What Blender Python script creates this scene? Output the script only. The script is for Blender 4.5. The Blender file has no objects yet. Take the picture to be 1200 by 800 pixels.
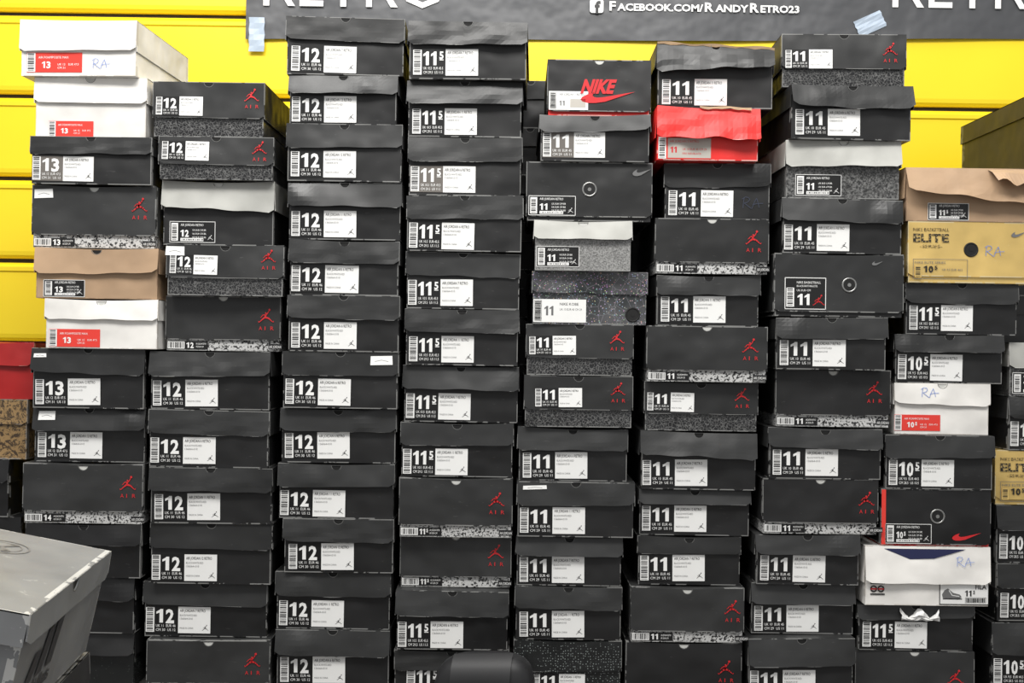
import bpy, bmesh, math, random
from mathutils import Matrix, Vector
random.seed(7)
S=0.002
CAM=Vector((0,-2.6,0.83)); ROLL=math.radians(0.8); F=1300.0
sc=bpy.context.scene
COL=sc.collection
try:
    sc.view_settings.view_transform='Standard'
    sc.view_settings.look='None'
except Exception: pass
def P(px,py,y):
    a=(px-600)/F; b=-(py-400)/F
    dx=a*math.cos(ROLL)-b*math.sin(ROLL); dz=a*math.sin(ROLL)+b*math.cos(ROLL)
    t=y-CAM.y
    return dx*t, CAM.z+dz*t
# ---------------- materials
def newmat(name):
    m=bpy.data.materials.new(name); m.use_nodes=True
    nt=m.node_tree; b=nt.nodes['Principled BSDF']; return m,nt,b
def ramp(nt,fac,stops):
    r=nt.nodes.new('ShaderNodeValToRGB'); e=r.color_ramp.elements
    e[0].position=stops[0][0]; e[0].color=(*stops[0][1],1)
    e[1].position=stops[1][0]; e[1].color=(*stops[1][1],1)
    for p,c in stops[2:]:
        x=e.new(p); x.color=(*c,1)
    nt.links.new(fac,r.inputs[0]); return r
def noise(nt,coord,scale,detail=3,rough=0.5):
    n=nt.nodes.new('ShaderNodeTexNoise'); n.inputs['Scale'].default_value=scale; n.inputs['Detail'].default_value=detail
    n.inputs['Roughness'].default_value=rough
    nt.links.new(coord,n.inputs['Vector']); return n
def mth(nt,op,a,b=None,c=None):
    n=nt.nodes.new('ShaderNodeMath'); n.operation=op
    for i,v in enumerate((a,b,c)):
        if v is None: continue
        if isinstance(v,(int,float)): n.inputs[i].default_value=v
        else: nt.links.new(v,n.inputs[i])
    return n.outputs[0]
def mix(nt,f,a,b):
    n=nt.nodes.new('ShaderNodeMix'); n.data_type='RGBA'
    if isinstance(f,(int,float)): n.inputs[0].default_value=f
    else: nt.links.new(f,n.inputs[0])
    for i,v in ((6,a),(7,b)):
        if isinstance(v,tuple): n.inputs[i].default_value=(*v,1)
        else: nt.links.new(v,n.inputs[i])
    return n.outputs[2]
def card(name,col,rough=0.5,edge=(0.3,0.3,0.29),edge_amt=0.65,var=0.35,spec=0.5,metal=0,base_out=None,rub=0.10):
    m,nt,b=newmat(name)
    tc=nt.nodes.new('ShaderNodeTexCoord'); oi=nt.nodes.new('ShaderNodeObjectInfo')
    add=nt.nodes.new('ShaderNodeVectorMath'); add.operation='ADD'
    nt.links.new(tc.outputs['Object'],add.inputs[0]); 
    cmb=nt.nodes.new('ShaderNodeCombineXYZ'); r10=mth(nt,'MULTIPLY',oi.outputs['Random'],13.0)
    for i in range(3): nt.links.new(r10,cmb.inputs[i])
    nt.links.new(cmb.outputs[0],add.inputs[1]); co=add.outputs[0]
    n1=noise(nt,co,9,4)
    if base_out is None:
        v=mth(nt,'MULTIPLY_ADD',oi.outputs['Random'],var,1-var/2)
        nn=mth(nt,'MULTIPLY_ADD',n1.outputs[0],0.7,0.65)
        vv=mth(nt,'MULTIPLY',v,nn)
        vm=nt.nodes.new('ShaderNodeVectorMath'); vm.operation='SCALE'; vm.inputs[0].default_value=col
        nt.links.new(vv,vm.inputs['Scale']); base=vm.outputs[0]
    else: base=base_out(nt,co)
    sep=nt.nodes.new('ShaderNodeSeparateXYZ'); nt.links.new(tc.outputs['Generated'],sep.inputs[0])
    es=[mth(nt,'GREATER_THAN',mth(nt,'ABSOLUTE',mth(nt,'SUBTRACT',sep.outputs[i],0.5)),t) for i,t in ((0,0.4925),(1,0.46),(2,0.480))]
    tot=mth(nt,'ADD',mth(nt,'ADD',es[0],es[1]),es[2]); e=mth(nt,'GREATER_THAN',tot,1.5)
    n2=noise(nt,co,28,4,0.6); th=mth(nt,'GREATER_THAN',n2.outputs[0],0.47)
    e=mth(nt,'MULTIPLY',mth(nt,'MULTIPLY',e,th),edge_amt)
    c=mix(nt,e,base,edge)
    if rub:
        # long faint handling scratches
        mp=nt.nodes.new('ShaderNodeMapping'); mp.inputs['Rotation'].default_value=(0,0.5,0); mp.inputs['Scale'].default_value=(1,1,6); nt.links.new(co,mp.inputs['Vector'])
        n3=noise(nt,mp.outputs[0],38,5,0.7); s=mth(nt,'MULTIPLY',mth(nt,'GREATER_THAN',n3.outputs[0],0.67),rub)
        c=mix(nt,s,c,edge)
    nt.links.new(c,b.inputs['Base Color'])
    rr=mth(nt,'MULTIPLY_ADD',n1.outputs[0],0.35,rough-0.18)
    nt.links.new(rr,b.inputs['Roughness']); b.inputs['Specular IOR Level'].default_value=spec; b.inputs['Metallic'].default_value=metal
    n5=noise(nt,co,7,2)
    bp=nt.nodes.new('ShaderNodeBump'); bp.inputs['Strength'].default_value=0.9; bp.inputs['Distance'].default_value=0.018
    nt.links.new(n5.outputs[0],bp.inputs['Height']); nt.links.new(bp.outputs[0],b.inputs['Normal'])
    return m
def plain(name,col,rough=0.5,metal=0,spec=0.5):
    m,nt,b=newmat(name)
    tc=nt.nodes.new('ShaderNodeTexCoord'); n=noise(nt,tc.outputs['Object'],40,3)
    c=mix(nt,mth(nt,'MULTIPLY',n.outputs[0],0.25),col,tuple(x*0.7 for x in col))
    nt.links.new(c,b.inputs['Base Color']); b.inputs['Roughness'].default_value=rough
    b.inputs['Metallic'].default_value=metal; b.inputs['Specular IOR Level'].default_value=spec
    return m
M={}
M['black']=card('black_card',(0.0085,0.0085,0.0088),0.5)
M['blacklid']=card('black_lid_card',(0.0215,0.022,0.022),0.45,var=.7)
M['navyblack']=card('deep_black_card',(0.007,0.007,0.0075),0.45)
M['white']=card('white_card',(0.82,0.80,0.76),0.55,edge=(0.5,0.46,0.4),edge_amt=0.5,var=0.08,rub=.05)
M['red']=card('red_card',(0.74,0.022,0.018),0.5,edge=(0.85,0.6,0.55),var=0.05)
M['shadedred']=card('shaded_red_card',(0.38,0.010,0.010),0.55,edge=(0.6,0.3,0.25),var=0.05)  # red card with the deep shade at the left edge put into its colour
M['kraft']=card('kraft_card',(0.42,0.28,0.17),0.65,edge=(0.25,0.16,0.1),var=0.1)
M['kraftin']=card('kraft_inner_card',(0.36,0.24,0.14),0.7,edge=(0.5,0.36,0.24),var=0.1)
M['silver']=card('silver_card',(0.42,0.42,0.39),0.4,edge=(0.75,0.73,0.7),var=0.1)
M['gray']=card('gray_card',(0.19,0.195,0.20),0.42,edge=(0.6,0.6,0.58),edge_amt=0.7,var=0.05,rub=.2)
M['olive']=card('olive_card',(0.034,0.028,0.011),0.6,edge=(0.2,0.19,0.1),var=0.1)
M['gold']=card('gold_card',(0.78,0.55,0.19),0.36,edge=(0.85,0.75,0.5),var=0.05,metal=0.5,rub=.25)
def f_cement(nt,co):
    n=noise(nt,co,200,2,0.6); n2=noise(nt,co,30,2); t=mth(nt,'ADD',n.outputs[0],mth(nt,'MULTIPLY',n2.outputs[0],.12))
    return ramp(nt,t,[(0.49,(0.02,0.02,0.02)),(0.54,(0.55,0.55,0.54))]).outputs[0]
M['cement']=card('speckled_card',(0,0,0),0.5,base_out=f_cement)
def f_eleph(nt,co):
    v=nt.nodes.new('ShaderNodeTexVoronoi'); v.feature='DISTANCE_TO_EDGE'; v.inputs['Scale'].default_value=150
    n=noise(nt,co,60,2); vm=nt.nodes.new('ShaderNodeVectorMath'); vm.operation='MULTIPLY_ADD'
    nt.links.new(n.outputs['Color'],vm.inputs[0]); vm.inputs[1].default_value=(0.02,)*3; nt.links.new(co,vm.inputs[2])
    nt.links.new(vm.outputs[0],v.inputs['Vector'])
    return ramp(nt,v.outputs['Distance'],[(0.03,(0.13,0.13,0.127)),(0.10,(0.007,0.007,0.008))]).outputs[0]
M['elephant']=card('cracked_print_card',(0,0,0),0.32,base_out=f_eleph,spec=.6)
def f_irid(nt,co):
    v=nt.nodes.new('ShaderNodeTexVoronoi'); v.feature='DISTANCE_TO_EDGE'; v.inputs['Scale'].default_value=38; nt.links.new(co,v.inputs['Vector'])
    v2=nt.nodes.new('ShaderNodeTexVoronoi'); v2.inputs['Scale'].default_value=190; nt.links.new(co,v2.inputs['Vector'])
    n=noise(nt,co,10,3); base=mix(nt,ramp(nt,n.outputs[0],[(.35,(0,0,0)),(.65,(1,1,1))]).outputs[0],(0.02,0.025,0.026),(0.10,0.10,0.105))
    e=mth(nt,'LESS_THAN',v.outputs['Distance'],0.018)
    c=mix(nt,mth(nt,'MULTIPLY',e,0.5),base,(0.28,0.27,0.30))
    hs=nt.nodes.new('ShaderNodeHueSaturation'); hs.inputs['Saturation'].default_value=1.2; nt.links.new(v2.outputs['Color'],hs.inputs['Color'])
    spark=mix(nt,0.6,(0.9,0.9,0.9),hs.outputs[0])
    d=mth(nt,'LESS_THAN',v2.outputs['Distance'],0.24)
    return mix(nt,mth(nt,'MULTIPLY',d,0.6),c,spark)
M['irid']=card('iridescent_card',(0,0,0),0.3,base_out=f_irid,metal=.2)
def f_dots(nt,co):
    v=nt.nodes.new('ShaderNodeTexVoronoi'); v.inputs['Scale'].default_value=170; v.inputs['Randomness'].default_value=0.5; nt.links.new(co,v.inputs['Vector'])
    return ramp(nt,v.outputs['Distance'],[(0.14,(0.26,0.29,0.28)),(0.24,(0.008,0.009,0.009))]).outputs[0]
M['dots']=card('dotted_card',(0,0,0),0.45,base_out=f_dots)
def f_snake(nt,co):
    n=noise(nt,co,240,3,0.7); return ramp(nt,n.outputs[0],[(0.42,(0.02,0.02,0.02)),(0.66,(0.20,0.20,0.195))]).outputs[0]
M['speckdark']=card('dark_flecked_card',(0,0,0),0.35,base_out=f_snake)
def f_flg(nt,co):
    n=noise(nt,co,300,3,0.7); return ramp(nt,n.outputs[0],[(0.35,(0.09,0.09,0.088)),(0.62,(0.36,0.36,0.35))]).outputs[0]
M['flecklight']=card('grey_flecked_card',(0,0,0),0.35,base_out=f_flg)
def f_fig(nt,co):
    n=noise(nt,co,45,4,0.7); n.inputs['Distortion'].default_value=3.0
    return ramp(nt,n.outputs[0],[(0.46,(0.05,0.03,0.015)),(0.52,(0.30,0.19,0.08))]).outputs[0]
M['figured']=card('figured_kraft_card',(0,0,0),0.5,base_out=f_fig)
M['ink_white']=plain('white_ink',(0.9,0.9,0.88),0.5)
M['paper']=plain('label_paper',(0.9,0.9,0.88),0.45)
M['tanpaper']=plain('tan_label_paper',(0.5,0.47,0.42),0.5)
M['ink_black']=plain('black_ink',(0.012,0.012,0.013),0.4)
M['label_black']=plain('black_label',(0.006,0.006,0.006),0.4)
M['label_gray']=plain('gray_label',(0.16,0.145,0.13),0.4)
M['ink_red']=plain('red_ink',(0.62,0.02,0.025),0.45)
M['ink_gray']=plain('gray_ink',(0.16,0.16,0.16),0.4)
M['lbl_red']=plain('red_label',(0.80,0.05,0.035),0.45)
M['ink_blue']=plain('blue_pen',(0.16,0.27,0.66),0.4)
M['ink_faint']=plain('faint_pen',(0.055,0.065,0.10),0.3)
M['navy']=plain('navy_lining',(0.012,0.016,0.07),0.5)
M['metal']=plain('grommet_metal',(0.35,0.35,0.34),0.3,0.8)
M['hole']=plain('hole_dark',(0.004,0.004,0.004),0.7)
M['notchdark']=plain('notch_shadow_liner',(0.004,0.004,0.004),0.8)
M['notchlight']=plain('notch_light_liner',(0.6,0.6,0.57),0.6)
M['rim']=plain('worn_cut_edge',(0.16,0.16,0.155),0.6)
mm,nt_,b_=newmat('distressed_black_ink')
tc_=nt_.nodes.new('ShaderNodeTexCoord'); n_=noise(nt_,tc_.outputs['Object'],260,4,.7)
nt_.links.new(ramp(nt_,n_.outputs[0],[(.52,(.015,.013,.01)),(.60,(.55,.40,.16))]).outputs[0],b_.inputs['Base Color']); b_.inputs['Roughness'].default_value=.4; M['ink_worn']=mm
# ---------------- flat artwork
_tc={}
def textgeo(s,bold):
    k=(s,bold)
    if k in _tc: return _tc[k]
    cu=bpy.data.curves.new('t','FONT'); cu.body=s; cu.size=1; cu.resolution_u=2; cu.offset=bold
    ob=bpy.data.objects.new('t',cu); COL.objects.link(ob)
    dg=bpy.context.evaluated_depsgraph_get(); dg.update()
    me=bpy.data.meshes.new_from_object(ob.evaluated_get(dg))
    vs=[(v.co.x,v.co.y) for v in me.vertices]; fs=[tuple(p.vertices) for p in me.polygons]
    bpy.data.objects.remove(ob); bpy.data.curves.remove(cu); bpy.data.meshes.remove(me)
    x0=min(v[0] for v in vs); x1=max(v[0] for v in vs); y1=max(v[1] for v in vs)
    _tc[k]=(vs,fs,x0,x1,y1); return _tc[k]
class Flat:
    def __init__(s): s.v=[]; s.f=[]; s.m=[]; s.mats=[]
    def mi(s,m):
        if m not in s.mats: s.mats.append(m)
        return s.mats.index(m)
    def poly(s,pts,m,l=1):
        b=len(s.v); s.v+=[(x,y,l) for x,y in pts]; s.f.append(tuple(range(b,b+len(pts)))); s.m.append(s.mi(m))
    def rect(s,x,y,w,h,m,l=1): s.poly([(x,y),(x+w,y),(x+w,y+h),(x,y+h)],m,l)
    def text(s,t,x,y,h,m,l=3,w=None,bold=0.0,shear=0.0):
        vs,fs,x0,x1,y1=textgeo(t,bold); sy=h/0.70 if y1<=0 else h/max(y1,0.3)
        sx=sy if w is None else w/(x1-x0)
        b=len(s.v); s.v+=[(x+(a-x0)*sx+shear*c*sy,y+c*sy,l) for a,c in vs]
        k=s.mi(m)
        for f in fs: s.f.append(tuple(b+i for i in f)); s.m.append(k)
        return (x1-x0)*sx
    def circ(s,x,y,r,m,l=1,n=20):
        s.poly([(x+r*math.cos(2*math.pi*i/n),y+r*math.sin(2*math.pi*i/n)) for i in range(n)],m,l)
    def ringf(s,x,y,r0,r1,m,l=1,n=28):
        for i in range(n):
            a=2*math.pi*i/n; c=2*math.pi*(i+1)/n
            s.poly([(x+r0*math.cos(a),y+r0*math.sin(a)),(x+r1*math.cos(a),y+r1*math.sin(a)),(x+r1*math.cos(c),y+r1*math.sin(c)),(x+r0*math.cos(c),y+r0*math.sin(c))],m,l)
    def stroke(s,pts,w,m,l=3,w2=None):
        n=len(pts)-1
        for i in range(n):
            (x0,y0),(x1,y1)=pts[i],pts[i+1]; L=math.hypot(x1-x0,y1-y0) or 1
            wa=w if w2 is None else w+(w2-w)*i/n; wb=w if w2 is None else w+(w2-w)*(i+1)/n
            nx,ny=-(y1-y0)/L/2,(x1-x0)/L/2
            s.poly([(x0-nx*wa,y0-ny*wa),(x1-nx*wb,y1-ny*wb),(x1+nx*wb,y1+ny*wb),(x0+nx*wa,y0+ny*wa)],m,l)
            s.circ(x1,y1,wb/2,m,l,8)
    def mesh(s,name,sc=S,lay=0.00025):
        me=bpy.data.meshes.new(name)
        me.from_pydata([(x*sc,-l*lay,y*sc) for x,y,l in s.v],[],s.f)
        for m in s.mats: me.materials.append(M[m])
        me.polygons.foreach_set('material_index',s.m); me.update(); return me
def jumpman(f,x,y,w,m,l=3):
    def q(px,py): return (x+px*w,y+py*w*0.98)
    def st(p,a,b): f.stroke([q(*c) for c in p],a*w,m,l,b*w)
    f.circ(*q(0.74,0.96),0.078*w,m,l,14); f.circ(*q(0.49,0.72),0.055*w,m,l,12)
    st([(0.52,0.62),(0.62,0.72),(0.71,0.88)],0.085,0.045)
    st([(0.47,0.63),(0.47,0.52),(0.46,0.42)],0.145,0.125)
    st([(0.42,0.62),(0.29,0.58),(0.20,0.46),(0.14,0.42)],0.062,0.036)
    st([(0.45,0.43),(0.29,0.31),(0.10,0.13)],0.125,0.048)
    st([(0.10,0.13),(0.02,0.07),(-0.01,0.14)],0.052,0.04)
    st([(0.48,0.42),(0.68,0.37),(0.80,0.27),(0.94,0.13)],0.125,0.045)
    st([(0.94,0.13),(1.02,0.10),(1.04,0.17)],0.05,0.035)
SW=[(1.0,0.95),(0.42,0.50),(0.31,0.46),(0.25,0.50),(0.22,0.60),(0.23,0.74),(0.27,0.9),(0.12,0.70),(0.03,0.5),(0.0,0.3),(0.04,0.12),(0.13,0.03),(0.27,0.03),(0.45,0.14)]
def swoosh(f,x,y,w,m,l=3,h=None):
    h=h or w*0.42
    f.poly([(x+a*w,y+b*h) for a,b in SW],m,l)
def barcode(f,x,y,w,h,vertical=True,m='ink_black',bg='paper'):
    f.rect(x,y,w,h,bg,2); r=random.Random(3); t=1.2
    L=h if vertical else w
    while t<L-1.5:
        a=r.choice([0.5,0.8,1.3])
        if vertical: f.rect(x+1,y+t,w-2.5,a,m,3)
        else: f.rect(x+t,y+1,a,h-2,m,3)
        t+=a+r.choice([0.6,0.9,1.2])
_mc={}
def cached(key,fn):
    if key not in _mc: _mc[key]=fn()
    return _mc[key]
def digits(f,s,x,y,w,h,m,l):
    n=len(s); cw=w/n
    for i,c in enumerate(s):
        cx=x+i*cw
        if c=='1':
            # bold sans one: stem with a flag
            W=cw*0.78; st=min(cw*.40,h*.26); xr=cx+W*0.92
            f.poly([(xr-st,y),(xr,y),(xr,y+h),(xr-st*.75,y+h),(xr-st,y+h*.93),(xr-st-W*.42,y+h*.80),(xr-st-W*.42,y+h*.64),(xr-st,y+h*.74)],m,l)
        else: f.text(c,cx,y,h,m,l,cw*0.86,0.035)
def number(f,size,x,y,w,h,m,l=3):
    if '.' in size:
        a,b=size.split('.'); digits(f,a,x,y,w*0.74,h,m,l)
        f.text(b,x+w*0.78,y+h*0.47,h*0.53,m,l,w*0.20,0.03); f.rect(x+w*.78,y+h*.36,w*.2,h*.06,m,l)
    else: digits(f,size,x,y,w*.95,h,m,l)
EU={'10.5':('9.5','44.5','28.5'),'11':('10','45','29'),'11.5':('10.5','45.5','29.5'),'12':('11','46','30'),'13':('12','47.5','31'),'14':('13','48.5','32')}
def std_label(size,model,bg='label_black'):
    def fn():
        f=Flat(); f.rect(0,0,77,31,bg,1); barcode(f,0.5,1,10,29)
        number(f,size,12.5,12,24,16,'ink_white')
        u,e,c=EU[size]
        f.text('UK '+u+'  EUR '+e,12.5,7,3.0,'ink_white',3,23,0.0); f.text('CM '+c+'  US '+size,12.5,2.2,3.0,'ink_white',3,23,0.0)
        f.rect(38.5,0,38,31,'paper',2)
        f.text('AIR JORDAN '+model+' RETRO',40.5,25,3.2,'ink_black',3,30,0.01)
        f.text('BLACK/WHITE-RED',40.5,20,2.2,'ink_gray',3,20); f.text('136064-010',40.5,16,2.2,'ink_gray',3,15)
        f.text('MADE IN CHINA',40.5,5,2.0,'ink_gray',3,16)
        jumpman(f,67,3,7,'ink_black'); return f.mesh('size_label')
    return cached(('std',size,model,bg),fn)
def red_label(size):
    def fn():
        f=Flat(); f.rect(0,0,66,23,'lbl_red',1); barcode(f,0.3,0.5,10,22)
        number(f,size,18,5,12 if size=='13' else 15,7.5,'ink_white'); f.text('AIR FOAMPOSITE MAX',14,16,2.6,'ink_white',3,36,0.0)
        f.text('UK 12',37,8,2.4,'ink_white',3,9); f.text('EUR 47.5',50,8,2.4,'ink_white',3,12); f.text('CM 31',37,4,2.4,'ink_white',3,9)
        return f.mesh('size_label')
    return cached(('red',size),fn)
def blk_label(size,W=54,H=24):
    def fn():
        f=Flat(); f.rect(0,0,W,H,'label_black',1)
        for a in ((0,0,W,0.6),(0,H-0.6,W,0.6),(0,0,0.6,H),(W-0.6,0,0.6,H)): f.rect(*a,'ink_white',2)
        barcode(f,2,2,8,H-4)
        number(f,size,13,H*0.28,11,H*0.32,'ink_white'); f.text('AIR JORDAN RETRO',13,H*0.78,2.6,'ink_white',3,W*0.5,0.0)
        for i in range(3): f.text('UK EUR CM BR',27,H*(0.55-0.17*i),2.0,'ink_white',3,W*0.3)
        barcode(f,13,1.8,W*0.5,H*0.14,False); jumpman(f,W-9,3,6,'ink_white'); return f.mesh('size_label')
    return cached(('blk',size,W,H),fn)
def strip_label(size):
    def fn():
        f=Flat(); f.rect(0,0,48,9.5,'label_black',1); barcode(f,0.5,0.5,20,8.5,False)
        number(f,size,22.5,1.5,10,6.5,'ink_white'); f.text('AIR JORDAN RETRO',34,5.5,2,'ink_white',3,12); f.text('UK EUR CM',34,2,2,'ink_white',3,9)
        return f.mesh('size_label')
    return cached(('strip',size),fn)
def air_logo():
    def fn():
        f=Flat(); jumpman(f,0,9,17,'ink_red')
        for i,c in enumerate('AIR'): f.text(c,0.5+i*6.8,1,4.4,'ink_red',3,3.8 if c!='I' else 0.9,0.0)
        return f.mesh('logo_print')
    return cached('air',fn)
def ra_pen(m='ink_blue'):
    def fn():
        f=Flat(); W=.5; f.stroke([(1,0),(1.3,5),(2,9)],W,m); f.stroke([(0,8),(3,10),(6,9.5),(7,7.5),(5,5.2),(2,4.5),(5,2.2),(8.5,-.5)],W,m)
        f.stroke([(9,-.5),(11,5),(13.2,9),(14.5,5),(15.5,.5)],W,m); f.stroke([(9.5,3),(14,4.2),(19,4.4)],W,m); return f.mesh('handwriting')
    return cached(('ra',m),fn)
def tag(w,h,m='paper'):
    def fn():
        f=Flat(); f.poly([(0,0),(w,0.6),(w-0.5,h),(0.4,h-0.5)],m,2); f.stroke([(w*.2,h*.4),(w*.5,h*.55),(w*.8,h*.4)],0.4,'ink_gray',3); return f.mesh('sticker')
    return cached(('tag',w,h,m),fn)
# ---------------- box
def link(ob,parent=None):
    COL.objects.link(ob)
    if parent: ob.parent=parent
    return ob
def body_mesh(w,h,d,mat):
    bm=bmesh.new(); bmesh.ops.create_cube(bm,size=1)
    for v in bm.verts: v.co=Vector((v.co.x*(w-0.006),v.co.y*(d-0.006),(v.co.z+0.5)*(h-0.0025)))
    top=[f for f in bm.faces if f.normal.z>0.9]; bmesh.ops.delete(bm,geom=top,context='FACES_ONLY')
    bmesh.ops.solidify(bm,geom=bm.faces[:],thickness=0.002)
    me=bpy.data.meshes.new('body'); bm.to_mesh(me); bm.free(); me.materials.append(mat)
    return me
def slab(V,Fc,x0,x1,y0,y1,z0,z1,flare=(0,0)):
    b=len(V); fx,fy=flare
    for z,k in ((z0,1),(z1,0)):
        V+= [(x0+fx*k,y0+fy*k,z),(x1+fx*k,y0+fy*k,z),(x1+fx*k,y1+fy*k,z),(x0+fx*k,y1+fy*k,z)]
    for q in ((0,3,2,1),(4,5,6,7),(0,1,5,4),(1,2,6,5),(2,3,7,6),(3,0,4,7)): Fc.append(tuple(b+i for i in q))
def lid_mesh(w,h,d,flap,flare,wob,notch_r,mat,nmat,skew=0.0,dent=0.0,sag=0.0,crumple=0.0):
    V=[];Fc=[];t=0.0018
    n=10; b=len(V)
    def sg(x): return -sag*math.cos(x/w*math.pi)
    for i in range(n+1):
        x=-w/2+w*i/n
        for y in (-d/2,d/2): V+=[(x,y,h+sg(x)),(x,y,h-t+sg(x))]
    for i in range(n):
        a=b+4*i; c=a+4
        Fc+=[(a,c,c+2,a+2),(a+1,a+3,c+3,c+1),(a,a+1,c+1,c),(a+2,c+2,c+3,a+3)]
    sf=min(.003,flare*0.25)
    slab(V,Fc,-w/2,-w/2+t,-d/2+0.001,d/2,h-flap,h-t,(-sf,0)); slab(V,Fc,w/2-t,w/2,-d/2+0.001,d/2,h-flap,h-t,(sf,0))
    slab(V,Fc,-w/2,w/2,d/2-t,d/2,h-flap,h-t)
    r=notch_r
    xs=sorted(set([-w/2+w*i/22 for i in range(23) if abs(-w/2+w*i/22)>r*1.05]+([r*math.sin(math.pi*(j/12-0.5)) for j in range(13)] if r else [])))
    ph=random.random()*6; b=len(V); dx=random.choice([-1,1])*random.uniform(.2,.42)*w
    NR=5
    for x in xs:
        zt=h+sg(x)-(math.sqrt(max(0,r*r-x*x)) if r and abs(x)<=r else 0.0)
        zb=h-flap+wob*math.sin(x/w*5+ph)*0.6+wob*0.4*math.sin(x/w*17+ph)+skew*x
        e=w/2-abs(x)
        if e<0.012: zb+=(0.012-e)*0.6
        dn=dent*math.exp(-((x-dx)/.026)**2)
        def k(z): 
            u=max(0,(h-z)/flap)
            return flare*u*(1+0.35*math.sin(x/w*4+ph)*min(1,wob/.002))+dn*math.sin(min(1,u)*math.pi*.8)+crumple*u*(1+math.sin(x*70+u*4)*math.cos(x*31-u*5))
        for yy in (-d/2,-d/2+t):
            for q in range(NR+1):
                z=zt+(zb-zt)*q/NR; V.append((x,yy-k(z),z))
    K=2*(NR+1)
    for i in range(len(xs)-1):
        a=b+K*i; c=a+K
        for q in range(NR):
            Fc+=[(a+q+1,c+q+1,c+q,a+q),(a+NR+1+q,c+NR+1+q,c+NR+2+q,a+NR+2+q)]
        Fc+=[(a,c,c+NR+1,a+NR+1),(a+NR,a+2*NR+1,c+2*NR+1,c+NR)]
    Fc+=[tuple([b+q for q in range(NR+1)]+[b+NR+1+q for q in range(NR,-1,-1)])]; e=b+K*(len(xs)-1)
    Fc+=[tuple([e+NR+1+q for q in range(NR+1)]+[e+q for q in range(NR,-1,-1)])]
    nf=len(Fc)
    if r:
        b=len(V); n=14; rr=r*0.98
        V+=[(rr*math.cos(-math.pi*i/n),-d/2+t*0.55,h-0.0006-sag+rr*math.sin(-math.pi*i/n)) for i in range(n+1)]
        Fc.append(tuple(range(b+n,b-1,-1)))
        # worn rim around the thumb notch
        b=len(V)
        for i in range(n+1):
            for q in (1.0,1.09): V.append((r*q*math.cos(-math.pi*i/n),-d/2-flare*r/flap-.0004,h-0.0003-sag+r*q*math.sin(-math.pi*i/n)))
        for i in range(n): Fc.append((b+2*i,b+2*i+1,b+2*i+3,b+2*i+2))
    me=bpy.data.meshes.new('lid'); me.from_pydata(V,[],Fc); me.materials.append(mat); me.materials.append(nmat); me.materials.append(M['rim'])
    if r:
        me.polygons[nf].material_index=1
        for i in range(nf+1,len(me.polygons)): me.polygons[i].material_index=2
    me.update(); return me
def torus_mesh(R,r,mat):
    V=[];Fc=[];n,m=28,8
    for i in range(n):
        a=2*math.pi*i/n
        for j in range(m):
            c=2*math.pi*j/m; V.append(((R+r*math.cos(c))*math.cos(a),-r*math.sin(c)*0.7,(R+r*math.cos(c))*math.sin(a)))
    for i in range(n):
        for j in range(m): Fc.append((i*m+j,((i+1)%n)*m+j,((i+1)%n)*m+(j+1)%m,i*m+(j+1)%m))
    b=len(V); V+=[(R*math.cos(2*math.pi*i/n),-0.0004,R*math.sin(2*math.pi*i/n)) for i in range(n)]; Fc.append(tuple(range(b,b+n)))
    b=len(V); V+=[(R*.28*math.cos(2*math.pi*i/n),-0.0012,R*.28*math.sin(2*math.pi*i/n)) for i in range(n)]; Fc.append(tuple(range(b,b+n)))
    me=bpy.data.meshes.new('grommet'); me.from_pydata(V,[],Fc); me.materials.append(mat); me.materials.append(M['hole'])
    me.polygons[n*m].material_index=1
    for p in me.polygons[:n*m]: p.use_smooth=True
    return me
GROUP='shoe boxes stacked in columns against the wall'
def make_box(w,h,d,lidm,bodym,flap,label,marks=(),flare=0.003,wob=0.0012,notch='dark',mw=None,nr=0.011,name='shoe_box',group=GROUP,category='shoe box',skew=0,dent=0,sag=0,lidroll=0,droop=0,lidyaw=0,crumple=0):
    root=bpy.data.objects.new(name,None); root.empty_display_size=0.05; link(root)
    root['label']=label; root['category']=category; root['group']=group
    link(bpy.data.objects.new('body',body_mesh(w,h-sag-w*abs(droop),d,M[bodym])),root)
    lo=link(bpy.data.objects.new('lid',lid_mesh(w,h,d,flap,flare,wob,nr if notch else 0,M[lidm],M['notchlight' if notch=='light' else 'notchdark'],skew,dent,sag,crumple)),root)
    if lidroll:
        # lid sitting crooked on the body: turned about its lower corner
        lo.matrix_local=Matrix.Translation((w/2,0,h))@Matrix.Rotation(lidroll,4,'Y')@Matrix.Translation((-w/2,0,-h))
    elif droop or lidyaw:
        sx=-w/2 if droop>0 else w/2
        lo.matrix_local=Matrix.Translation((sx,0,h))@Matrix.Rotation(droop,4,'Y')@Matrix.Translation((-sx,0,-h))@Matrix.Rotation(lidyaw,4,'Z')
    for (me,nm,x,z,scl,rot) in marks:
        o=bpy.data.objects.new(nm,me); link(o,root)
        onlid = z>h-flap-0.004
        if z<0.0028: z=0.0028
        if onlid:
            y=-d/2-flare*(h-z)/flap-0.0010; ang=math.atan(flare/flap)
        else: y=-d/2+0.003-0.0008; ang=0
        if not onlid and z+0.02>h-flap: y=-d/2-flare-0.001
        o.location=(-w/2+x,y,z); o.rotation_euler=(-ang,rot,0) if onlid else (0,rot,0); o.scale=(scl,1,scl)
    if mw is not None: root.matrix_world=mw
    return root
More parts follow.
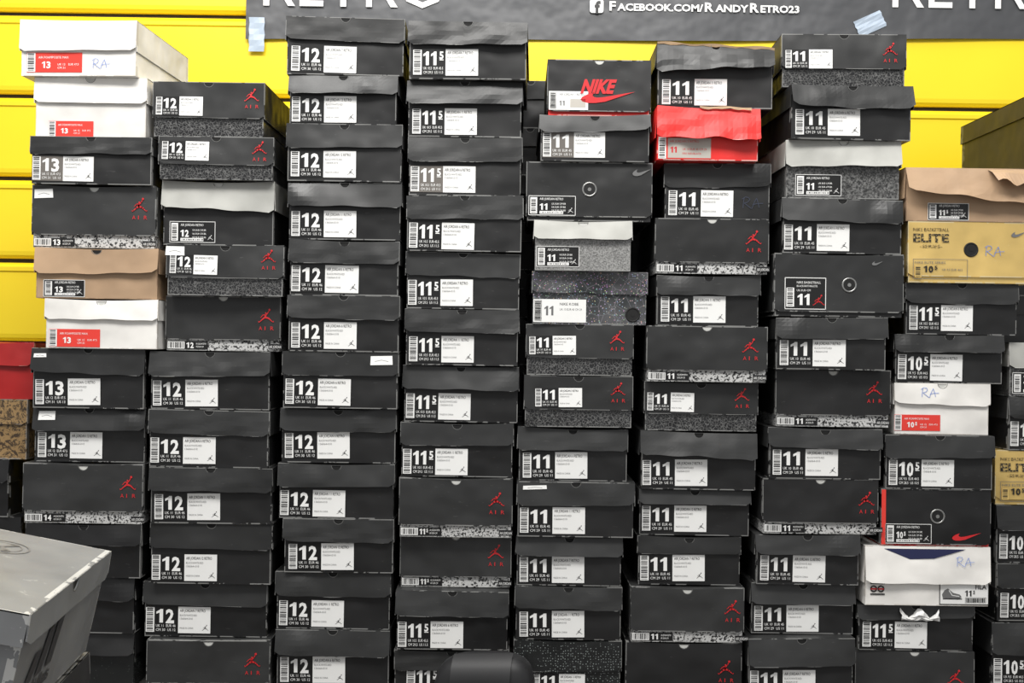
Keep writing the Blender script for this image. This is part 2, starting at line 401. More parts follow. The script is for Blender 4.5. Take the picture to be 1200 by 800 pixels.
# ---------------- data
C=[]
C.append([(-105,36,400,'redlid','', {}),(-110,36,467,'figured','',{}),(-112,14,537,'plain','',{}),(-112,20,605,'plain','',{}),(-112,22,672,'plain','',{}),(-112,22,738,'plain','',{})])
C.append([(26,166,24,'white','13',dict(ra=(112,82),lx=34,lb=87,yaw=-3,flap=.56,lidroll=.6)),
 (41,178,91,'white','13',dict(lx=58,lb=159,s=.8,yaw=-1)),
 (35,180,160,'std','13',dict(s=.93,lx=37,bg='label_gray')),
 (37,184,217,'cement','13',dict(tag=(40,233,22,11))),
 (40,188,290,'kraft','13',dict(lx=50)),
 (52,186,350,'white','13',dict(lx=57,lb=407,s=.9)),
 (37,170,408,'std','13',dict(tag=(40,419,15,5))),
 (39,172,478,'std','13',dict(tag=(46,494,20,11))),
 (27,171,543,'cement','14',dict()),
 (30,166,613,'plain','',{}),(32,160,675,'plain','',{}),(36,160,740,'dots','',{})])
C.append([(175,310,96,'eleph','12',{}),(183,320,160,'eleph','12',{}),(188,322,212,'silver','12',dict(lx=197,d=.0)),
 (193,330,286,'eleph','12',dict(tag=(192,301,22,11))),(190,330,347,'cement','12',{}),
 (176,318,411,'std','12',{}),(170,316,480,'std','12',{}),(174,318,548,'std','12',{}),(175,318,613,'std','12',{}),(168,314,682,'std','12',{}),(170,314,750,'cement','12',{})])
C.append([(333,472,21,'std','12',dict(lidroll=.5)),(339,467,88,'std','12',{}),(335,473,145,'std','12',{}),(337,472,213,'std','12',{}),(339,470,280,'std','12',{'s':1.03}),
 (337,470,346,'std','12',{}),(330,468,412,'std','12',dict(tag=(433,427,26,11))),(328,465,478,'std','12',{}),(326,463,543,'std','12',{}),(331,461,608,'std','12',dict(lb=667)),(323,460,670,'std','12',{}),(323,460,738,'std','12',dict(lb=800))])
C.append([(480,620,26,'std','11.5',dict(lidroll=.6,flare=.009)),(476,613,95,'std','11.5',{}),(476,611,160,'std','11.5',dict(bg='label_gray')),(473,612,228,'std','11.5',{}),(474,610,295,'std','11.5',{}),
 (475,609,362,'std','11.5',{}),(472,610,428,'std','11.5',{}),(467,604,495,'std','11.5',{}),(467,602,560,'cement','11.5',{}),(468,602,627,'cement','11.5',{}),(460,599,692,'std','11.5',{}),(460,598,760,'std','11.5',dict(lx=475,lb=818))])
C.append([(642,765,70,'banned','11',{}),(632,762,133,'std','11',dict(bg='label_gray',s=.95)),(617,766,190,'ringblk','11',{}),(627,742,258,'silverb','11',{}),
 (621,757,318,'irid','11',{}),(619,745,380,'eleph','11',{}),(612,741,440,'eleph','11',dict(lx=625)),(603,736,500,'std','11',{}),(605,745,565,'std','11',dict(tag=(612,573,28,5))),
 (603,730,628,'std','11',{}),(600,731,687,'std','11',{}),(597,728,750,'dotsfull','11',{})])
C.append([(771,908,56,'std','11',dict(wob=.005,flare=.018,lx=777,brown=1,skew=.06,lidroll=2.4,yf=.004,crumple=.003)),(767,890,124,'redbox','11',dict(yf=-.022)),(780,905,191,'std','11',dict(raf=(872,242))),(767,903,256,'cement','11',{}),
 (768,890,321,'std','11',{}),(761,902,382,'cement','11',{}),(757,890,447,'eleph','11',dict(lx=760)),(751,893,505,'std','11',dict(flare=.014,wob=.004,skew=-.02)),(748,885,573,'std','11',{}),(745,868,628,'std','11',{}),
 (738,878,688,'cement','11',{}),(731,869,752,'cement','11',{})])
C.append([(919,1064,40,'eleph','11',{}),(922,1067,99,'std','11',dict(lx=928,flare=.016,wob=.004)),(920,1057,165,'silver','11',dict(lx=932)),(916,1059,232,'std','11',{}),
 (906,1059,297,'ringbig','11',{}),(912,1042,371,'std','11',{}),(908,1045,433,'cement','11',{}),(900,1035,501,'std','11',{}),(888,1030,561,'cement','11',{}),
 (880,1015,625,'std','11',{}),(877,1002,683,'std','11',{}),(871,1001,747,'std','11',dict(lb=806))])
C.append([(1058,1222,197,'krafttop','11.5',{}),(1063,1215,260,'elite','10.5',{}),(1062,1194,332,'std','11.5',dict(s=.98)),(1046,1176,392,'std','10.5',{}),
 (1047,1160,449,'white','10.5',dict(lx=1048,lb=506,s=.82,ra=(1078,466))),(1036,1165,510,'std','10.5',{}),(1031,1161,573,'redring','10.5',{}),(1006,1160,640,'fila','',{}),
 (1004,1142,707,'std','11.5',dict(lb=759,flap=.3)),(1006,1144,762,'cement','10.5',{})])
C.append([(1184,1330,402,'silver','10.5',{}),(1178,1320,465,'std','10.5',{}),(1168,1318,528,'elite2','10.5',{}),(1164,1304,592,'std','10.5',{}),(1164,1302,660,'std','10.5',{}),(1163,1300,728,'std','10.5',dict(lb=795))])
cols=[]
for ci,c in enumerate(C):
    col=[]; zs=[]; ys=[]
    for (x0,x1,yt,k,sz,o) in c:
        yf=random.uniform(-0.024,0.018)
        yf=o.get('yf',yf)
        if ci==0: yf=0.07
        if ci==9: yf=0.03
        ys.append(yf); xm=(x0+x1)/2; zs.append(P(xm,yt,yf)[1])
    for i,(x0,x1,yt,k,sz,o) in enumerate(c):
        yf=ys[i]
        zt=zs[i]; zb=zs[i+1] if i+1<len(c) else 0.0
        yb=c[i+1][2] if i+1<len(c) else 812
        ym=(yt+yb)/2
        col.append(dict(xa=P(x0,ym,yf)[0],xb=P(x1,ym,yf)[0],za=zb,zb=zt,yf=yf,k=k,s=sz,o=o,px=(x0,x1,yt,yb),ci=ci))
    cols.append(col)
for it in range(3):
    for a,b in zip(cols,cols[1:]):
        for p in a:
            for q in b:
                if min(p['zb'],q['zb'])-max(p['za'],q['za'])>0.002 and p['xb']>q['xa']-0.009:
                    m=(p['xb']+q['xa'])/2; p['xb']=m-0.0046; q['xa']=m+0.0046
for i,a in enumerate(cols):
    for p in a:
        g=1
        for j in (i-1,i+1):
            if 0<=j<len(cols):
                for q in cols[j]:
                    if min(p['zb'],q['zb'])-max(p['za'],q['za'])>0.002:
                        g=min(g,(q['xa']-p['xb']) if j>i else (p['xa']-q['xb']))
        p['gap']=g
MODELS=['11','6','7','12']
allb=[]
for col in cols:
    for bi,b in enumerate(col):
        x0,x1,yt,yb=b['px']; k=b['k']; sz=b['s']; o=b['o']; w=b['xb']-b['xa']; h=b['zb']-b['za']-0.0004; d=random.choice([0.335,0.345,0.35])
        marks=[]; H=h/S
        def mk(me,nm,px,py,scl=1,rot=0): marks.append((me,nm,(px-x0)*S,(yb-py)*S,scl,rot))
        s=o.get('s',1); lx=o.get('lx',x0+3+random.uniform(-1,3)); lb=o.get('lb',yb-random.uniform(2,4.5))
        lidm,bodym,flap,notch='blacklid','black',0.40,'dark'
        flare=o.get('flare',random.uniform(0.002,0.011)); wob=o.get('wob',random.uniform(0.0004,0.0034)); jit=math.radians(random.uniform(-.8,.8))
        skew=o.get('skew',random.uniform(-.02,.02)); dent=random.choice([0,0,.003,.006]); sag=random.choice([0,0,.002,.004])
        droop=0; lidyaw=0; crumple=o.get('crumple',0)
        lab='black cardboard shoe box'
        if k=='std':
            flap=o.get('flap',max(0.25,min(0.42,(H-(yb-lb)-31*s-2)/H)))
            mk(std_label(sz,random.choice(MODELS),o.get('bg','label_black')),'size_label',lx,lb,s,jit)
            lab='black cardboard shoe box with white size %s label'%sz
            droop=math.radians(random.choice([-1,1])*random.choice([0,.2,.5,.9])); lidyaw=math.radians(random.uniform(-.5,.5)); crumple=crumple or random.choice([0,0,.0007,.0014])
        elif k=='cement':
            flap=0.80; bodym='cement'; lidm='black' if random.random()<.5 else 'blacklid'; notch='light'; flare=0.002; wob=.0003; skew*=.2; dent=0
            mk(strip_label(sz),'size_label',x0+2,yb-1.5,1,0); mk(air_logo(),'logo_print',x1-30,yt+40,1.0,0)
            f=lambda:(lambda g:(g.rect(0,0,16,6,'ink_black',1),g.text('AIR JORDAN',1,1,3,'ink_white',3,14),g.mesh('side_text'))[-1])(Flat())
            mk(cached('aj',f),'side_text',x1-18,yb-3)
            lab='black shoe box, red emblem, speckled base, size %s'%sz
        elif k=='eleph':
            flap=0.66; bodym='elephant'; flare=0.003; wob=.0006; dent=0; skew*=.3
            mk(std_label(sz,'3'),'size_label',o.get('lx',x0+4),yt+H*0.66-3,.72,jit); mk(air_logo(),'logo_print',x1-27,yt+31,.92,0)
            lab='black shoe box, red emblem, cracked print, size %s'%sz
        elif k=='white':
            lidm=bodym='white'; flap=o.get('flap',.42); mk(red_label(sz),'size_label',lx,lb,s,0); notch='light' if bi else None
            lab='white shoe box with red size %s label'%sz; flare=.004; dent=0
        elif k=='kraft' or k=='krafttop':
            lidm=bodym='kraft'; flap=.5 if k=='kraft' else .58; mk(blk_label(sz,48,20),'size_label',lx if k=='kraft' else 1085,yb-1.5 if k=='kraft' else yb-1)
            lab='brown kraft cardboard shoe box with black label'; wob=.003; flare=.008; notch='dark' if k=='kraft' else None; dent=0
            if k=='krafttop': flare=.026; skew=-.07; wob=.006; lab='brown kraft shoe box with raised torn lid'; crumple=.002
        elif k=='silver':
            lidm='silver'; bodym='speckdark' if x0>900 else 'black'; flap=.45; mk(blk_label(sz,54,25),'size_label',lx,yb-3); dent=0
            lab='black shoe box with silver grey lid'; notch='light'
        elif k=='silverb':
            lidm='silver'; bodym='flecklight'; flap=.38; mk(blk_label(sz,50,24),'size_label',x0+3,yb-4); lab='flecked grey shoe box with silver lid'; notch='light'; dent=0
        elif k=='irid':
            lidm=bodym='irid'; flap=.42; notch=None; lab='iridescent patterned shoe box with white label'; dent=0
            f=Flat(); f.rect(0,0,62,27,'paper',2); barcode(f,1,1,9,25); number(f,'11',13,8,13,11,'ink_gray'); f.text('NIKE KOBE',31,20,3,'ink_black',3,22); f.text('UK 10 EUR 45 CM 29',31,14,2.4,'ink_gray',3,26); mk(f.mesh('size_label'),'size_label',x0+2,yb-2)
            mk(cached('gr3',lambda:torus_mesh(.0155,.0022,M['hole'])),'grommet',740,368)
        elif k=='plain':
            lidm=bodym='navyblack'; lab='plain black cardboard shoe box'
        elif k=='dots':
            lidm='black'; bodym='dots'; lab='black shoe box with dotted print base'
        elif k=='dotsfull':
            lidm=bodym='dots'; flap=.55; notch=None; mk(std_label('11','11'),'size_label',620,818,.8); lab='black shoe box printed with fine grey dots'
        elif k=='redlid':
            lidm=bodym='shadedred'; lab='red cardboard shoe box'; notch=None
        elif k=='figured':
            lidm=bodym='figured'; lab='brown and gold patterned shoe box'; notch=None
        elif k=='banned':
            lidm='black'; bodym='red'; flap=.93; lab='black and red shoe box with white label'; notch='light'; flare=.003; wob=.0003; skew=0; dent=0
            f=Flat(); f.rect(0,0,46,22,'paper',2); barcode(f,1,1,8,20); number(f,'11',12,5,8,6,'ink_gray'); f.text('AIR JORDAN 1 RETRO',12,17,2.5,'ink_black',3,30); f.rect(25,3,18,10,'tanpaper',3); mk(f.mesh('size_label'),'size_label',x0+2,yb-6)
            f=Flat(); f.text('NIKE',4,11.5,16,'ink_red',3,38,.05,.3); swoosh(f,4,-1,64,'ink_red',3,15); mk(f.mesh('logo_print'),'logo_print',677,yb-15)
        elif k=='ringblk' or k=='ringbig':
            lidm='blacklid'; bodym='black'; flap=.93; notch=None; flare=.002; wob=.0003; skew=0; dent=0
            f=Flat(); swoosh(f,0,0,22,'ink_gray'); mk(f.mesh('logo_print'),'logo_print',x1-25 if k=='ringblk' else x1-40,yt+15 if k=='ringblk' else yt+14,1 if k=='ringblk' else .6)
            if k=='ringblk': mk(blk_label(sz,55,23),'size_label',620,yb-6)
            else:
                f=Flat(); f.rect(0,0,48,37,'label_black',1)
                for a in ((0,0,48,.8),(0,36.2,48,.8),(0,0,.8,37),(47.2,0,.8,37)): f.rect(*a,'ink_white',2)
                barcode(f,2,3,9,22); number(f,'11',15,5,17,13,'ink_white'); f.text('NIKE BASKETBALL',14,30,2.6,'ink_white',3,28)
                f.text('BLACK/ANTHRACITE',14,26,2.2,'ink_white',3,24); jumpman(f,33,4,13,'ink_red',4); f.text('UK EUR CM',14,21,2.2,'ink_white',3,16); mk(f.mesh('size_label'),'size_label',918,yb-8)
            mk(cached('gr',lambda:torus_mesh(.0155,.0022,M['metal'])),'grommet',691 if k=='ringblk' else 993,221 if k=='ringblk' else 334)
            lab='black shoe box with round grommet hole'
        elif k=='redbox':
            lidm=bodym='red'; flap=.6; notch=None; lab='red shoe box with crumpled torn lid'; wob=.007; flare=.014; skew=-.05; dent=0; sag=.004; crumple=.0045; droop=math.radians(1.2); lidyaw=math.radians(.6)
            f=Flat(); f.rect(0,0,62,25,'lbl_red',1); barcode(f,0,0,9,25); f.rect(11,1,50,23,'tanpaper',2); f.text('AIR JORDAN 5 RETRO',13,19,2.6,'ink_red',3,34); number(f,'11',14,7,9,7,'ink_red'); f.text('UK 10 EUR 45 CM 29',28,10,2.4,'ink_red',3,28); f.text('FIRE RED/BLACK',28,5,2.2,'ink_red',3,22); mk(f.mesh('size_label'),'size_label',x0+3,yb-1)
        elif k in('elite','elite2'):
            lidm=bodym='gold'; flap=.90; notch=None; flare=.002; wob=.0003; skew=0; dent=0; lab='gold shoe box with black lettering and grommet hole' if k=='elite' else 'gold shoe box with black lettering'
            f=Flat(); f.text('NIKE BASKETBALL',0,24,3.8,'ink_worn',3,42,.0); f.text('ELITE',0,11.5,9.5,'ink_worn',3,42,.03); f.text('-SERIES-',8,4.5,3.6,'ink_worn',3,26,.0); mk(f.mesh('logo_print'),'logo_print',x0+6,yt+36)
            f=Flat()
            for a in ((0,0,64,.5),(0,23,64,.5),(0,0,.5,23),(63.5,0,.5,23)): f.rect(*a,'ink_gray',2)
            number(f,'10.5',12,8,17,7.5,'ink_black'); f.text('NIKE ELITE SERIES',2,18,2.6,'ink_gray',3,36); f.text('UK 9.5 EUR 44.5',34,10,2.4,'ink_gray',3,24); barcode(f,2,2,8,14,bg='gold'); mk(f.mesh('size_label'),'size_label',x0+6,yb-4)
            if k=='elite':
                mk(cached('gr2',lambda:torus_mesh(.0150,.0022,M['hole'])),'grommet',1137,293)
                mk(ra_pen('ink_blue'),'handwriting',1153,300,1.2); f=Flat(); swoosh(f,0,0,18,'ink_gray'); mk(f.mesh('swoosh_print'),'logo_print',1184,278)
        elif k=='redring':
            lidm='navyblack'; bodym='red'; flap=.97; notch=None; flare=.002; wob=.0003; skew=0; dent=0; lab='black shoe box with red swoosh and grommet hole'
            f=Flat(); swoosh(f,0,0,34,'ink_red',3,10); mk(f.mesh('logo_print'),'logo_print',1114,633)
            f=Flat(); f.rect(0,0,5,H-3,'lbl_red',2); mk(f.mesh('red_edge'),'red_edge',x0+.5,yb-2)
            mk(blk_label(sz,54,23),'size_label',1036,yb-3); mk(cached('gr',lambda:None),'grommet',1097,605)
        elif k=='fila':
            lidm=bodym='white'; flap=.62; notch=None; lab='white shoe box with navy lined lid'; wob=.002; flare=.008; dent=0; sag=0
            f=Flat(); f.rect(0,0,58,26,'label_black',1); f.rect(1,1,56,24,'paper',2); f.text('FILA',42,18.5,5.5,'ink_black',3,13,.02)
            f.poly([(4,8),(22,6),(26,9),(24,12),(16,14),(10,19),(6,17),(3,12)],'ink_gray',3); f.stroke([(4,7),(26,7)],1.2,'ink_black',4); f.stroke([(11,17),(15,11),(23,10)],.8,'paper',4)
            number(f,'11.5',30,10,12,7,'ink_black'); barcode(f,30,2,25,7,False); mk(f.mesh('size_label'),'size_label',1094,yb-1)
            f=Flat()
            for cx in (5,13.5): f.ringf(cx,7,2.4,4,'ink_black',3); f.rect(cx-3.4,6,6.8,1.8,'ink_red',4)
            f.rect(1,12.5,17,1.6,'ink_black',3); f.rect(1,0,17,1.6,'ink_black',3); mk(f.mesh('logo_print'),'logo_print',1012,yb-12)
            mk(ra_pen(),'handwriting',1112,660,1.1)
            f=Flat(); f.poly([(0,14),(96,14),(58,3),(30,2)],'navy',1); mk(f.mesh('lid_lining'),'lid_lining',1028,yt+14.5)
        if 'tag' in o: t=o['tag']; mk(tag(t[2],t[3]),'sticker',t[0],t[1],1,math.radians(random.uniform(-2,2)))
        if 'ra' in o: mk(ra_pen(),'handwriting',*o['ra'],1.1)
        if 'raf' in o: mk(ra_pen('ink_faint'),'handwriting',*o['raf'],1.3)
        if 'tag' in o or o.get('lidroll') : droop=0; lidyaw=0
        if 'tag' in o: crumple=0
        marks=[m for m in marks if m[0]]
        ymx=min(2.4,max(.5,math.degrees((b['gap']-.006)/(.35)))) if b['gap']<1 else 1
        yaw=math.radians(o.get('yaw',random.uniform(-ymx,ymx)))
        xc=(b['xa']+b['xb'])/2
        mw=Matrix.Translation((xc,b['yf']+d/2,b['za']+0.0002))@Matrix.Rotation(yaw,4,'Z')
        root=make_box(w,h,d,lidm,bodym,flap*h,lab,marks,flare,wob,notch,mw,skew=skew,dent=dent,sag=sag,lidroll=math.radians(o.get('lidroll',0)),droop=droop,lidyaw=lidyaw,crumple=crumple)
        b['root']=root; allb.append(b)
        if o.get('brown'):
            lr=math.radians(o.get('lidroll',0))
            V=[];Fc=[]; n=18
            for i in range(n+1):
                x=-w/2+w*i/n; z=h+0.001+0.002*math.sin(i*.9)
                V+=[(x,-d/2-.0025,h-.004+.0015*math.sin(i*2)),(x,-d/2-.0035,z)]
            for i in range(n): Fc.append((2*i,2*i+2,2*i+3,2*i+1))
            me=bpy.data.meshes.new('torn_edge'); me.from_pydata(V,[],Fc); me.materials.append(M['kraftin']); te=link(bpy.data.objects.new('torn_edge',me),root)
            te.matrix_local=Matrix.Translation((w/2,0,h))@Matrix.Rotation(lr,4,'Y')@Matrix.Translation((-w/2,0,-h))
        if k=='redbox':
            # ragged inner ply exposed along the torn top edge of the lid
            V=[];Fc=[];n=12
            for i in range(n+1):
                t=i/n; x=-.02+.12*t; zz=h-.001-.0012*math.sin(t*9)-.002*t
                V+=[(x,-d/2-.0065-.001*t,zz-.004-.003*abs(math.sin(t*11))),(x,-d/2-.0045,zz)]
            for i in range(n): Fc.append((2*i,2*i+2,2*i+3,2*i+1))
            me=bpy.data.meshes.new('torn_edge'); me.from_pydata(V,[],Fc); me.materials.append(M['kraftin']); link(bpy.data.objects.new('torn_edge',me),root)
        if k=='krafttop':
            # lid panel bent up and forward with a ragged torn lip
            V=[];Fc=[]; n=14
            for i in range(n+1):
                t=i/n; x=.03+.12*t
                V+=[(x,-d/2-.003,h-.003),(x+.003,-d/2-.022-.006*math.sin(t*5),h-.012-.006*t),(x+.008,-d/2-.044-.006*math.sin(t*9),h-.034-.018*t+.006*math.sin(t*14))]
            for i in range(n):
                for q in (0,1): a=3*i+q; Fc.append((a,a+1,a+4,a+3))
            me=bpy.data.meshes.new('torn_flap'); me.from_pydata(V,[],Fc); me.materials.append(M['kraft']); link(bpy.data.objects.new('torn_flap',me),root)
# back row
BG='shoe boxes in the rear row'
kb=[b for b in allb if b['k']=='krafttop'][0]
for px,top in ((185,330),(325,135),(475,62),(622,60),(770,118),(905,120),(1060,330),(1205,0)):
    x,zt=P(px,top,0.40); hh=0.128
    if px==1205: n=9; hh=kb['zb']/9; x=1.40
    else: n=int(zt/0.128)
    for i in range(n):
        make_box(.282,hh-.0004,.33,'black','navyblack',.05,'black cardboard shoe box in dark rear row',(),.002,.001,'dark',Matrix.Translation((x+random.uniform(-.002,.002),.40+.165,i*hh))@Matrix.Rotation(random.uniform(-.006,.006),4,'Z'),group=BG)
# olive box on kraft box
zo=P(1137,150,.55)[1]
make_box(.27,zo-kb['zb'],.45,'olive','olive',.05,'dark olive cardboard box resting on kraft box',(),.004,.001,None,Matrix.Translation((1.262+.135,.08+.235,kb['zb']+.0005)),group='loose boxes')
# near grey box
fg='boxes stacked near the camera'
th=math.radians(96.8); a=math.radians(12)
f=Flat()
for i in range(3): f.poly([(8+i*20,0),(21+i*20,0),(34+i*20,16+i*9),(21+i*20,16+i*9)],'ink_black',3)
f.text('adidas',12,-10,9,'ink_black',3,50,.02)
gm=[(f.mesh('logo_print'),'logo_print',.03,.045,1,0)]
mwg=Matrix.Translation((-.56,-1.24,.394))@Matrix.Rotation(th,4,'Z')@Matrix.Rotation(a,4,'X')@Matrix.Translation((0,.14,0))
g=make_box(.36,.14,.28,'gray','gray',.036,'grey shoe box tilted, round printed emblem on lid',gm,.003,.0008,'dark',mwg,group=fg,nr=.014)
f=Flat(); f.ringf(0,0,19,20.5,'ink_gray',1); f.ringf(0,0,14,14.8,'ink_gray',1)
for t in range(3):
    an=math.pi/2+t*2.094; f.stroke([(0,0),(13*math.cos(an),13*math.sin(an))],2.5,'ink_gray',1,7)
me=f.mesh('lid_emblem'); o=link(bpy.data.objects.new('lid_emblem',me),g); o.location=(.085,-.022,.1405); o.rotation_euler=(-math.pi/2,0,0); o.scale=(.85,.85,.85)
for i in range(3):
    make_box(.36,.1295,.28,'navyblack','navyblack',.045,'plain black shoe box under tilted grey box',(),.002,.0004,'dark',Matrix.Translation((-.56-.14,-1.24-.01,i*.13))@Matrix.Rotation(th,4,'Z'),group=fg)
make_box(.30,.042,.05,'navyblack','navyblack',.015,'small black box propping the grey box',(),.001,.0003,None,Matrix.Translation((-.805,-1.25,.3905))@Matrix.Rotation(th,4,'Z'),group=fg)
# crumpled papers
def paper(px,py,y,w,hh,lab,seed):
    r=random.Random(seed); V=[];Fc=[];n=9;m=4
    for j in range(m+1):
        for i in range(n+1):
            V.append((w*(i/n-.5)+r.uniform(-.003,.003),r.uniform(-.005,.005)-.006*math.sin(j),hh*(j/m)*(0.6+0.4*math.sin(i*1.3+seed))+r.uniform(-.001,.001)))
    for j in range(m):
        for i in range(n): q=j*(n+1)+i; Fc.append((q,q+1,q+n+2,q+n+1))
    me=bpy.data.meshes.new('tissue_paper'); me.from_pydata(V,[],Fc); me.materials.append(M['paper']); o=link(bpy.data.objects.new('tissue_paper',me))
    x,z=P(px,py,y); o.location=(x,y,z); o['label']=lab; o['category']='paper'; o['group']='crumpled packing paper'
    return o
pb=[b for b in allb if b['px'][:2]==(1004,1142)][0]
paper(1078,727,pb['yf']-.010,.09,.03,'crumpled white packing paper on black shoe box',2)
# bag
def bagobj():
    root=link(bpy.data.objects.new('shoulder_bag',None)); root['label']='small rounded black bag with front flap on the floor'; root['category']='bag'
    m=plain('black_canvas',(0.013,0.013,0.014),0.5,0,.4)
    V=[];Fc=[];n=40; L=[(0,.95),(.02,1),(.10,1.0),(.13,.97),(.155,.90),(.168,.80),(.177,.66),(.183,.48),(.186,.25)]
    W,D=.106,.055
    for z,k in L:
        for i in range(n):
            t=2*math.pi*i/n; c,s_=math.cos(t),math.sin(t); e=.62
            xx=W*k*math.copysign(abs(c)**e,c)
            V.append((xx,D*(.5+.5*k)*k*math.copysign(abs(s_)**e,s_),z*(1+.04*xx/W)))
    for j in range(len(L)-1):
        for i in range(n): Fc.append((j*n+i,j*n+(i+1)%n,(j+1)*n+(i+1)%n,(j+1)*n+i))
    Fc.append(tuple(range(n-1,-1,-1))); Fc.append(tuple((len(L)-1)*n+i for i in range(n)))
    me=bpy.data.meshes.new('bag_body'); me.from_pydata(V,[],Fc); me.materials.append(m)
    for p in me.polygons: p.use_smooth=True
    link(bpy.data.objects.new('bag_body',me),root)
    V=[];Fc=[]
    for i in range(21):
        u=-1+2*i/20; x=.062*u
        for j,(yy,z) in enumerate([(-.012,.1868),(-.028,.180),(-.044,.164),(-.055,.138),(-.0578,.100+.02*u*u)]):
            V.append((x,yy-.0015,z*(1+.04*x/W)))
    for i in range(20):
        for j in range(4): q=i*5+j; Fc.append((q,q+1,q+6,q+5))
    me=bpy.data.meshes.new('flap'); me.from_pydata(V,[],Fc); me.materials.append(m)
    for p in me.polygons: p.use_smooth=True
    link(bpy.data.objects.new('flap',me),root)
    return root
bg=bagobj(); x,_=P(568,790,-.3); bg.location=(x,-.3,0)
bg.rotation_euler=(0,0,math.radians(-10))
# ---------------- wall, floor
yw=.80
m,nt,b=newmat('yellow_paint'); tc=nt.nodes.new('ShaderNodeTexCoord'); n=noise(nt,tc.outputs['Object'],3,3)
nt.links.new(mix(nt,n.outputs[0],(0.93,0.66,0.010),(0.98,0.76,0.02)),b.inputs['Base Color']); b.inputs['Roughness'].default_value=.38; M['yellow']=m
M['seam']=plain('dark_seam',(0.03,0.022,0.012),.7)
V=[];Fc=[]; step=.2515; z0=P(10,113,yw)[1]
k0=-int(z0/step)-1
XW=3.2
mats=[]
for k in range(k0,7):
    za=max(0,z0+k*step+.006); zb=z0+(k+1)*step-.006
    if zb<=.02: continue
    pts=[(yw,za),(yw-.012,za+.001),(yw-.020,za+.010),(yw-.022,za+.022),(yw-.022,zb-.030),(yw-.026,zb-.026),(yw-.026,zb-.014),(yw-.018,zb-.006),(yw-.010,zb-.001),(yw,zb)]
    bb=len(V)
    for y,z in pts: V+=[(-XW,y,z),(XW,y,z)]
    for i in range(9): Fc.append((bb+2*i,bb+2*i+1,bb+2*i+3,bb+2*i+2)); mats.append(0)
bb=len(V); V+=[(-XW,yw+.001,0),(XW,yw+.001,0),(XW,yw+.001,3),(-XW,yw+.001,3)]; Fc.append((bb,bb+1,bb+2,bb+3)); mats.append(1)
me=bpy.data.meshes.new('wall_back'); me.from_pydata(V,[],Fc); me.materials.append(M['yellow']); me.materials.append(M['seam']); me.polygons.foreach_set('material_index',mats)
w=link(bpy.data.objects.new('wall_back',me)); w['kind']='structure'; w['label']='yellow painted horizontal slat wall'
m,nt,b=newmat('concrete'); tc=nt.nodes.new('ShaderNodeTexCoord'); n=noise(nt,tc.outputs['Object'],4,5)
nt.links.new(mix(nt,n.outputs[0],(0.06,0.057,0.054),(0.13,0.12,0.115)),b.inputs['Base Color']); b.inputs['Roughness'].default_value=.5
me=bpy.data.meshes.new('floor'); me.from_pydata([(-XW,-4,0),(XW,-4,0),(XW,yw,0),(-XW,yw,0),(-XW,-4,-.05),(XW,-4,-.05),(XW,yw,-.05),(-XW,yw,-.05)],[],[(0,1,2,3),(7,6,5,4),(4,5,1,0),(5,6,2,1),(6,7,3,2),(7,4,0,3)]); me.materials.append(m)
w=link(bpy.data.objects.new('floor',me)); w['kind']='structure'; w['label']='grey concrete floor'
# banner
yb_=.768
m,nt,b=newmat('banner_vinyl'); tc=nt.nodes.new('ShaderNodeTexCoord'); n=noise(nt,tc.outputs['Object'],5,3)
nt.links.new(mix(nt,n.outputs[0],(0.05,0.052,0.056),(0.08,0.082,0.088)),b.inputs['Base Color']); b.inputs['Roughness'].default_value=.45
bp=nt.nodes.new('ShaderNodeBump'); bp.inputs['Distance'].default_value=.03; bp.inputs['Strength'].default_value=.6; nt.links.new(n.outputs[0],bp.inputs['Height']); nt.links.new(bp.outputs[0],b.inputs['Normal'])
xl,zl=P(288,46,yb_); xr,zr=P(1290,47,yb_); zt=zl+.42
V=[];Fc=[];nx,nz=90,6
for i in range(nx+1):
    t=i/nx; x=xl+(xr-xl)*t; zb=zl+(zr-zl)*t+.004*math.sin(t*9)
    for j in range(nz+1):
        s=j/nz; V.append((x,yb_+.003*math.sin(x*9+s*2)*(1-s)+.0,zb+(zt-zb)*s))
for i in range(nx):
    for j in range(nz): q=i*(nz+1)+j; Fc.append((q,q+nz+1,q+nz+2,q+1))
me=bpy.data.meshes.new('banner_cloth'); me.from_pydata(V,[],Fc); me.materials.append(m)
for p in me.polygons: p.use_smooth=True
broot=link(bpy.data.objects.new('banner',None)); broot['label']='charcoal vinyl banner with white lettering hung on wall'; broot['category']='banner'
link(bpy.data.objects.new('banner_sheet',me),broot)
sc3=(yb_-CAM.y)/F
f=Flat()
f.text('RETRO',0,0,52,'ink_white',3,212,.0)
me1=f.mesh('banner_text',sc3,.0005)
for px,py in ((309,7),(1045,9)):
    o=link(bpy.data.objects.new('banner_text',me1),broot); x,z=P(px,py,yb_); o.location=(x,yb_-.004,z); 
f=Flat(); x=0
for s,big in (('F',1),('ACEBOOK.COM/',0),('R',1),('ANDY',0),('R',1),('ETRO23',0)):
    x+=f.text(s,x,0,10.5 if big else 8.2,'ink_white',3,None,.03)+1.6
sxx=224/x; f.v=[(a*sxx,c,l) for a,c,l in f.v]
o=link(bpy.data.objects.new('banner_text',f.mesh('banner_text',sc3,.0005)),broot); x,z=P(714,12.5,yb_); o.location=(x,yb_-.004,z)
f=Flat(); r=3
pts=[]
for cx,cy,a0 in ((13,3,-90),(13,13,0),(3,13,90),(3,3,180)):
    for i in range(5): t=math.radians(a0+i*22.5); pts.append((cx+r*math.cos(t),cy+r*math.sin(t)))
f.poly(pts,'ink_white',2); f.text('f',5.5,0,14,'ink_black',4,7,.05)
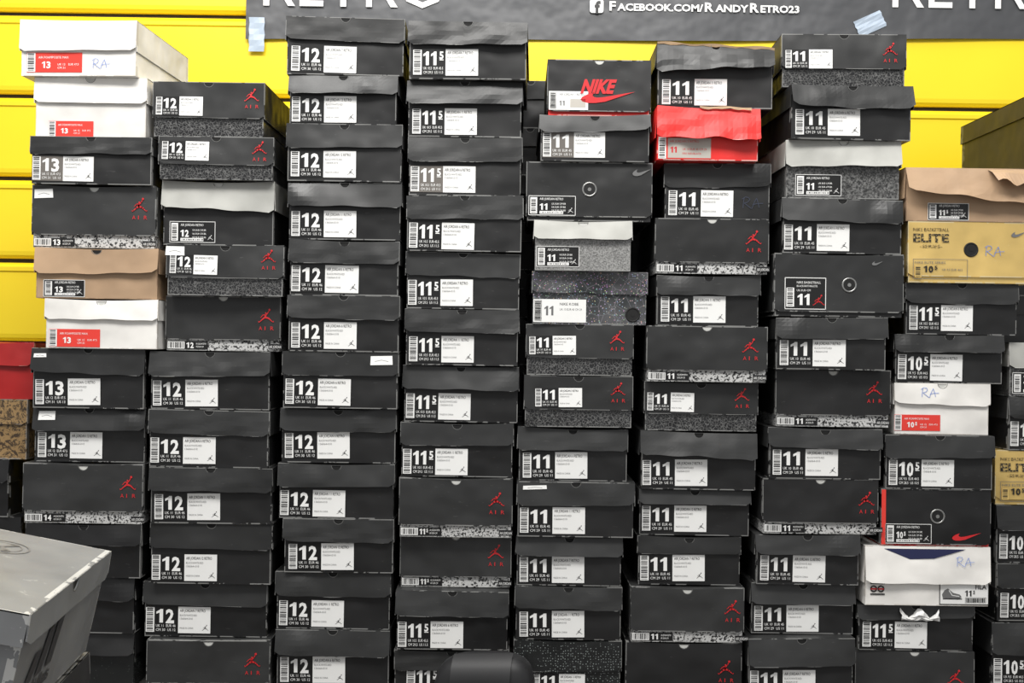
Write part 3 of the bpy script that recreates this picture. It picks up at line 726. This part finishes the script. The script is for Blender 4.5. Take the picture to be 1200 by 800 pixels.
o=link(bpy.data.objects.new('banner_emblem',f.mesh('banner_emblem',sc3,.0005)),broot); x,z=P(691,15.5,yb_); o.location=(x,yb_-.004,z)
mt=plain('blue_tape',(0.42,0.50,0.60),.4)
for px,py,ww,hh,rot in ((291,60,18,40,0),(1008,44,34,20,-25)):
    V=[];Fc=[]
    for j in range(7):
        z=hh*j/6
        for i in range(4): V.append(((ww*i/3+ (1 if j%2 else 0)*(.8 if i in(0,3) else 0))*sc3,.0012*math.sin(j*1.7+i),z*sc3))
    for j in range(6):
        for i in range(3): q=j*4+i; Fc.append((q,q+1,q+5,q+4))
    me=bpy.data.meshes.new('tape_strip'); me.from_pydata(V,[],Fc); me.materials.append(mt)
    o=link(bpy.data.objects.new('tape_strip',me)); x,z=P(px,py,yb_-.005); o.location=(x,yb_-.0042,z); o.rotation_euler=(0,math.radians(rot),0); o['label']='pale blue tape strip holding the banner'; o['category']='tape'; o['group']='tape strips on banner'
# ---------------- lights
def area(loc,target,sx,sy,e,col=(1,1,1)):
    l=bpy.data.lights.new('ceiling_light','AREA'); l.shape='RECTANGLE'; l.size=sx; l.size_y=sy; l.energy=e; l.color=col
    o=link(bpy.data.objects.new('ceiling_light',l)); o.location=loc; d=Vector(target)-Vector(loc); o.rotation_euler=d.to_track_quat('-Z','Y').to_euler()
area((-.3,-1.7,3.4),(0,.1,1.0),3.2,.8,140,(1,.98,.95)); area((.3,.0,3.6),(0,.45,1.0),4.0,.6,50,(1,.98,.95))
wd=bpy.data.worlds.new('world'); sc.world=wd; wd.use_nodes=True; wd.node_tree.nodes['Background'].inputs[0].default_value=(.99,.995,1,1); wd.node_tree.nodes['Background'].inputs[1].default_value=.58
# ---------------- camera
cd=bpy.data.cameras.new('camera'); cd.sensor_width=36; cd.lens=36*F/1200; cam=link(bpy.data.objects.new('camera',cd))
c,s=math.cos(ROLL),math.sin(ROLL)
cam.matrix_world=Matrix(((c,-s,0,CAM.x),(0,0,-1,CAM.y),(s,c,0,CAM.z),(0,0,0,1)))
sc.camera=cam
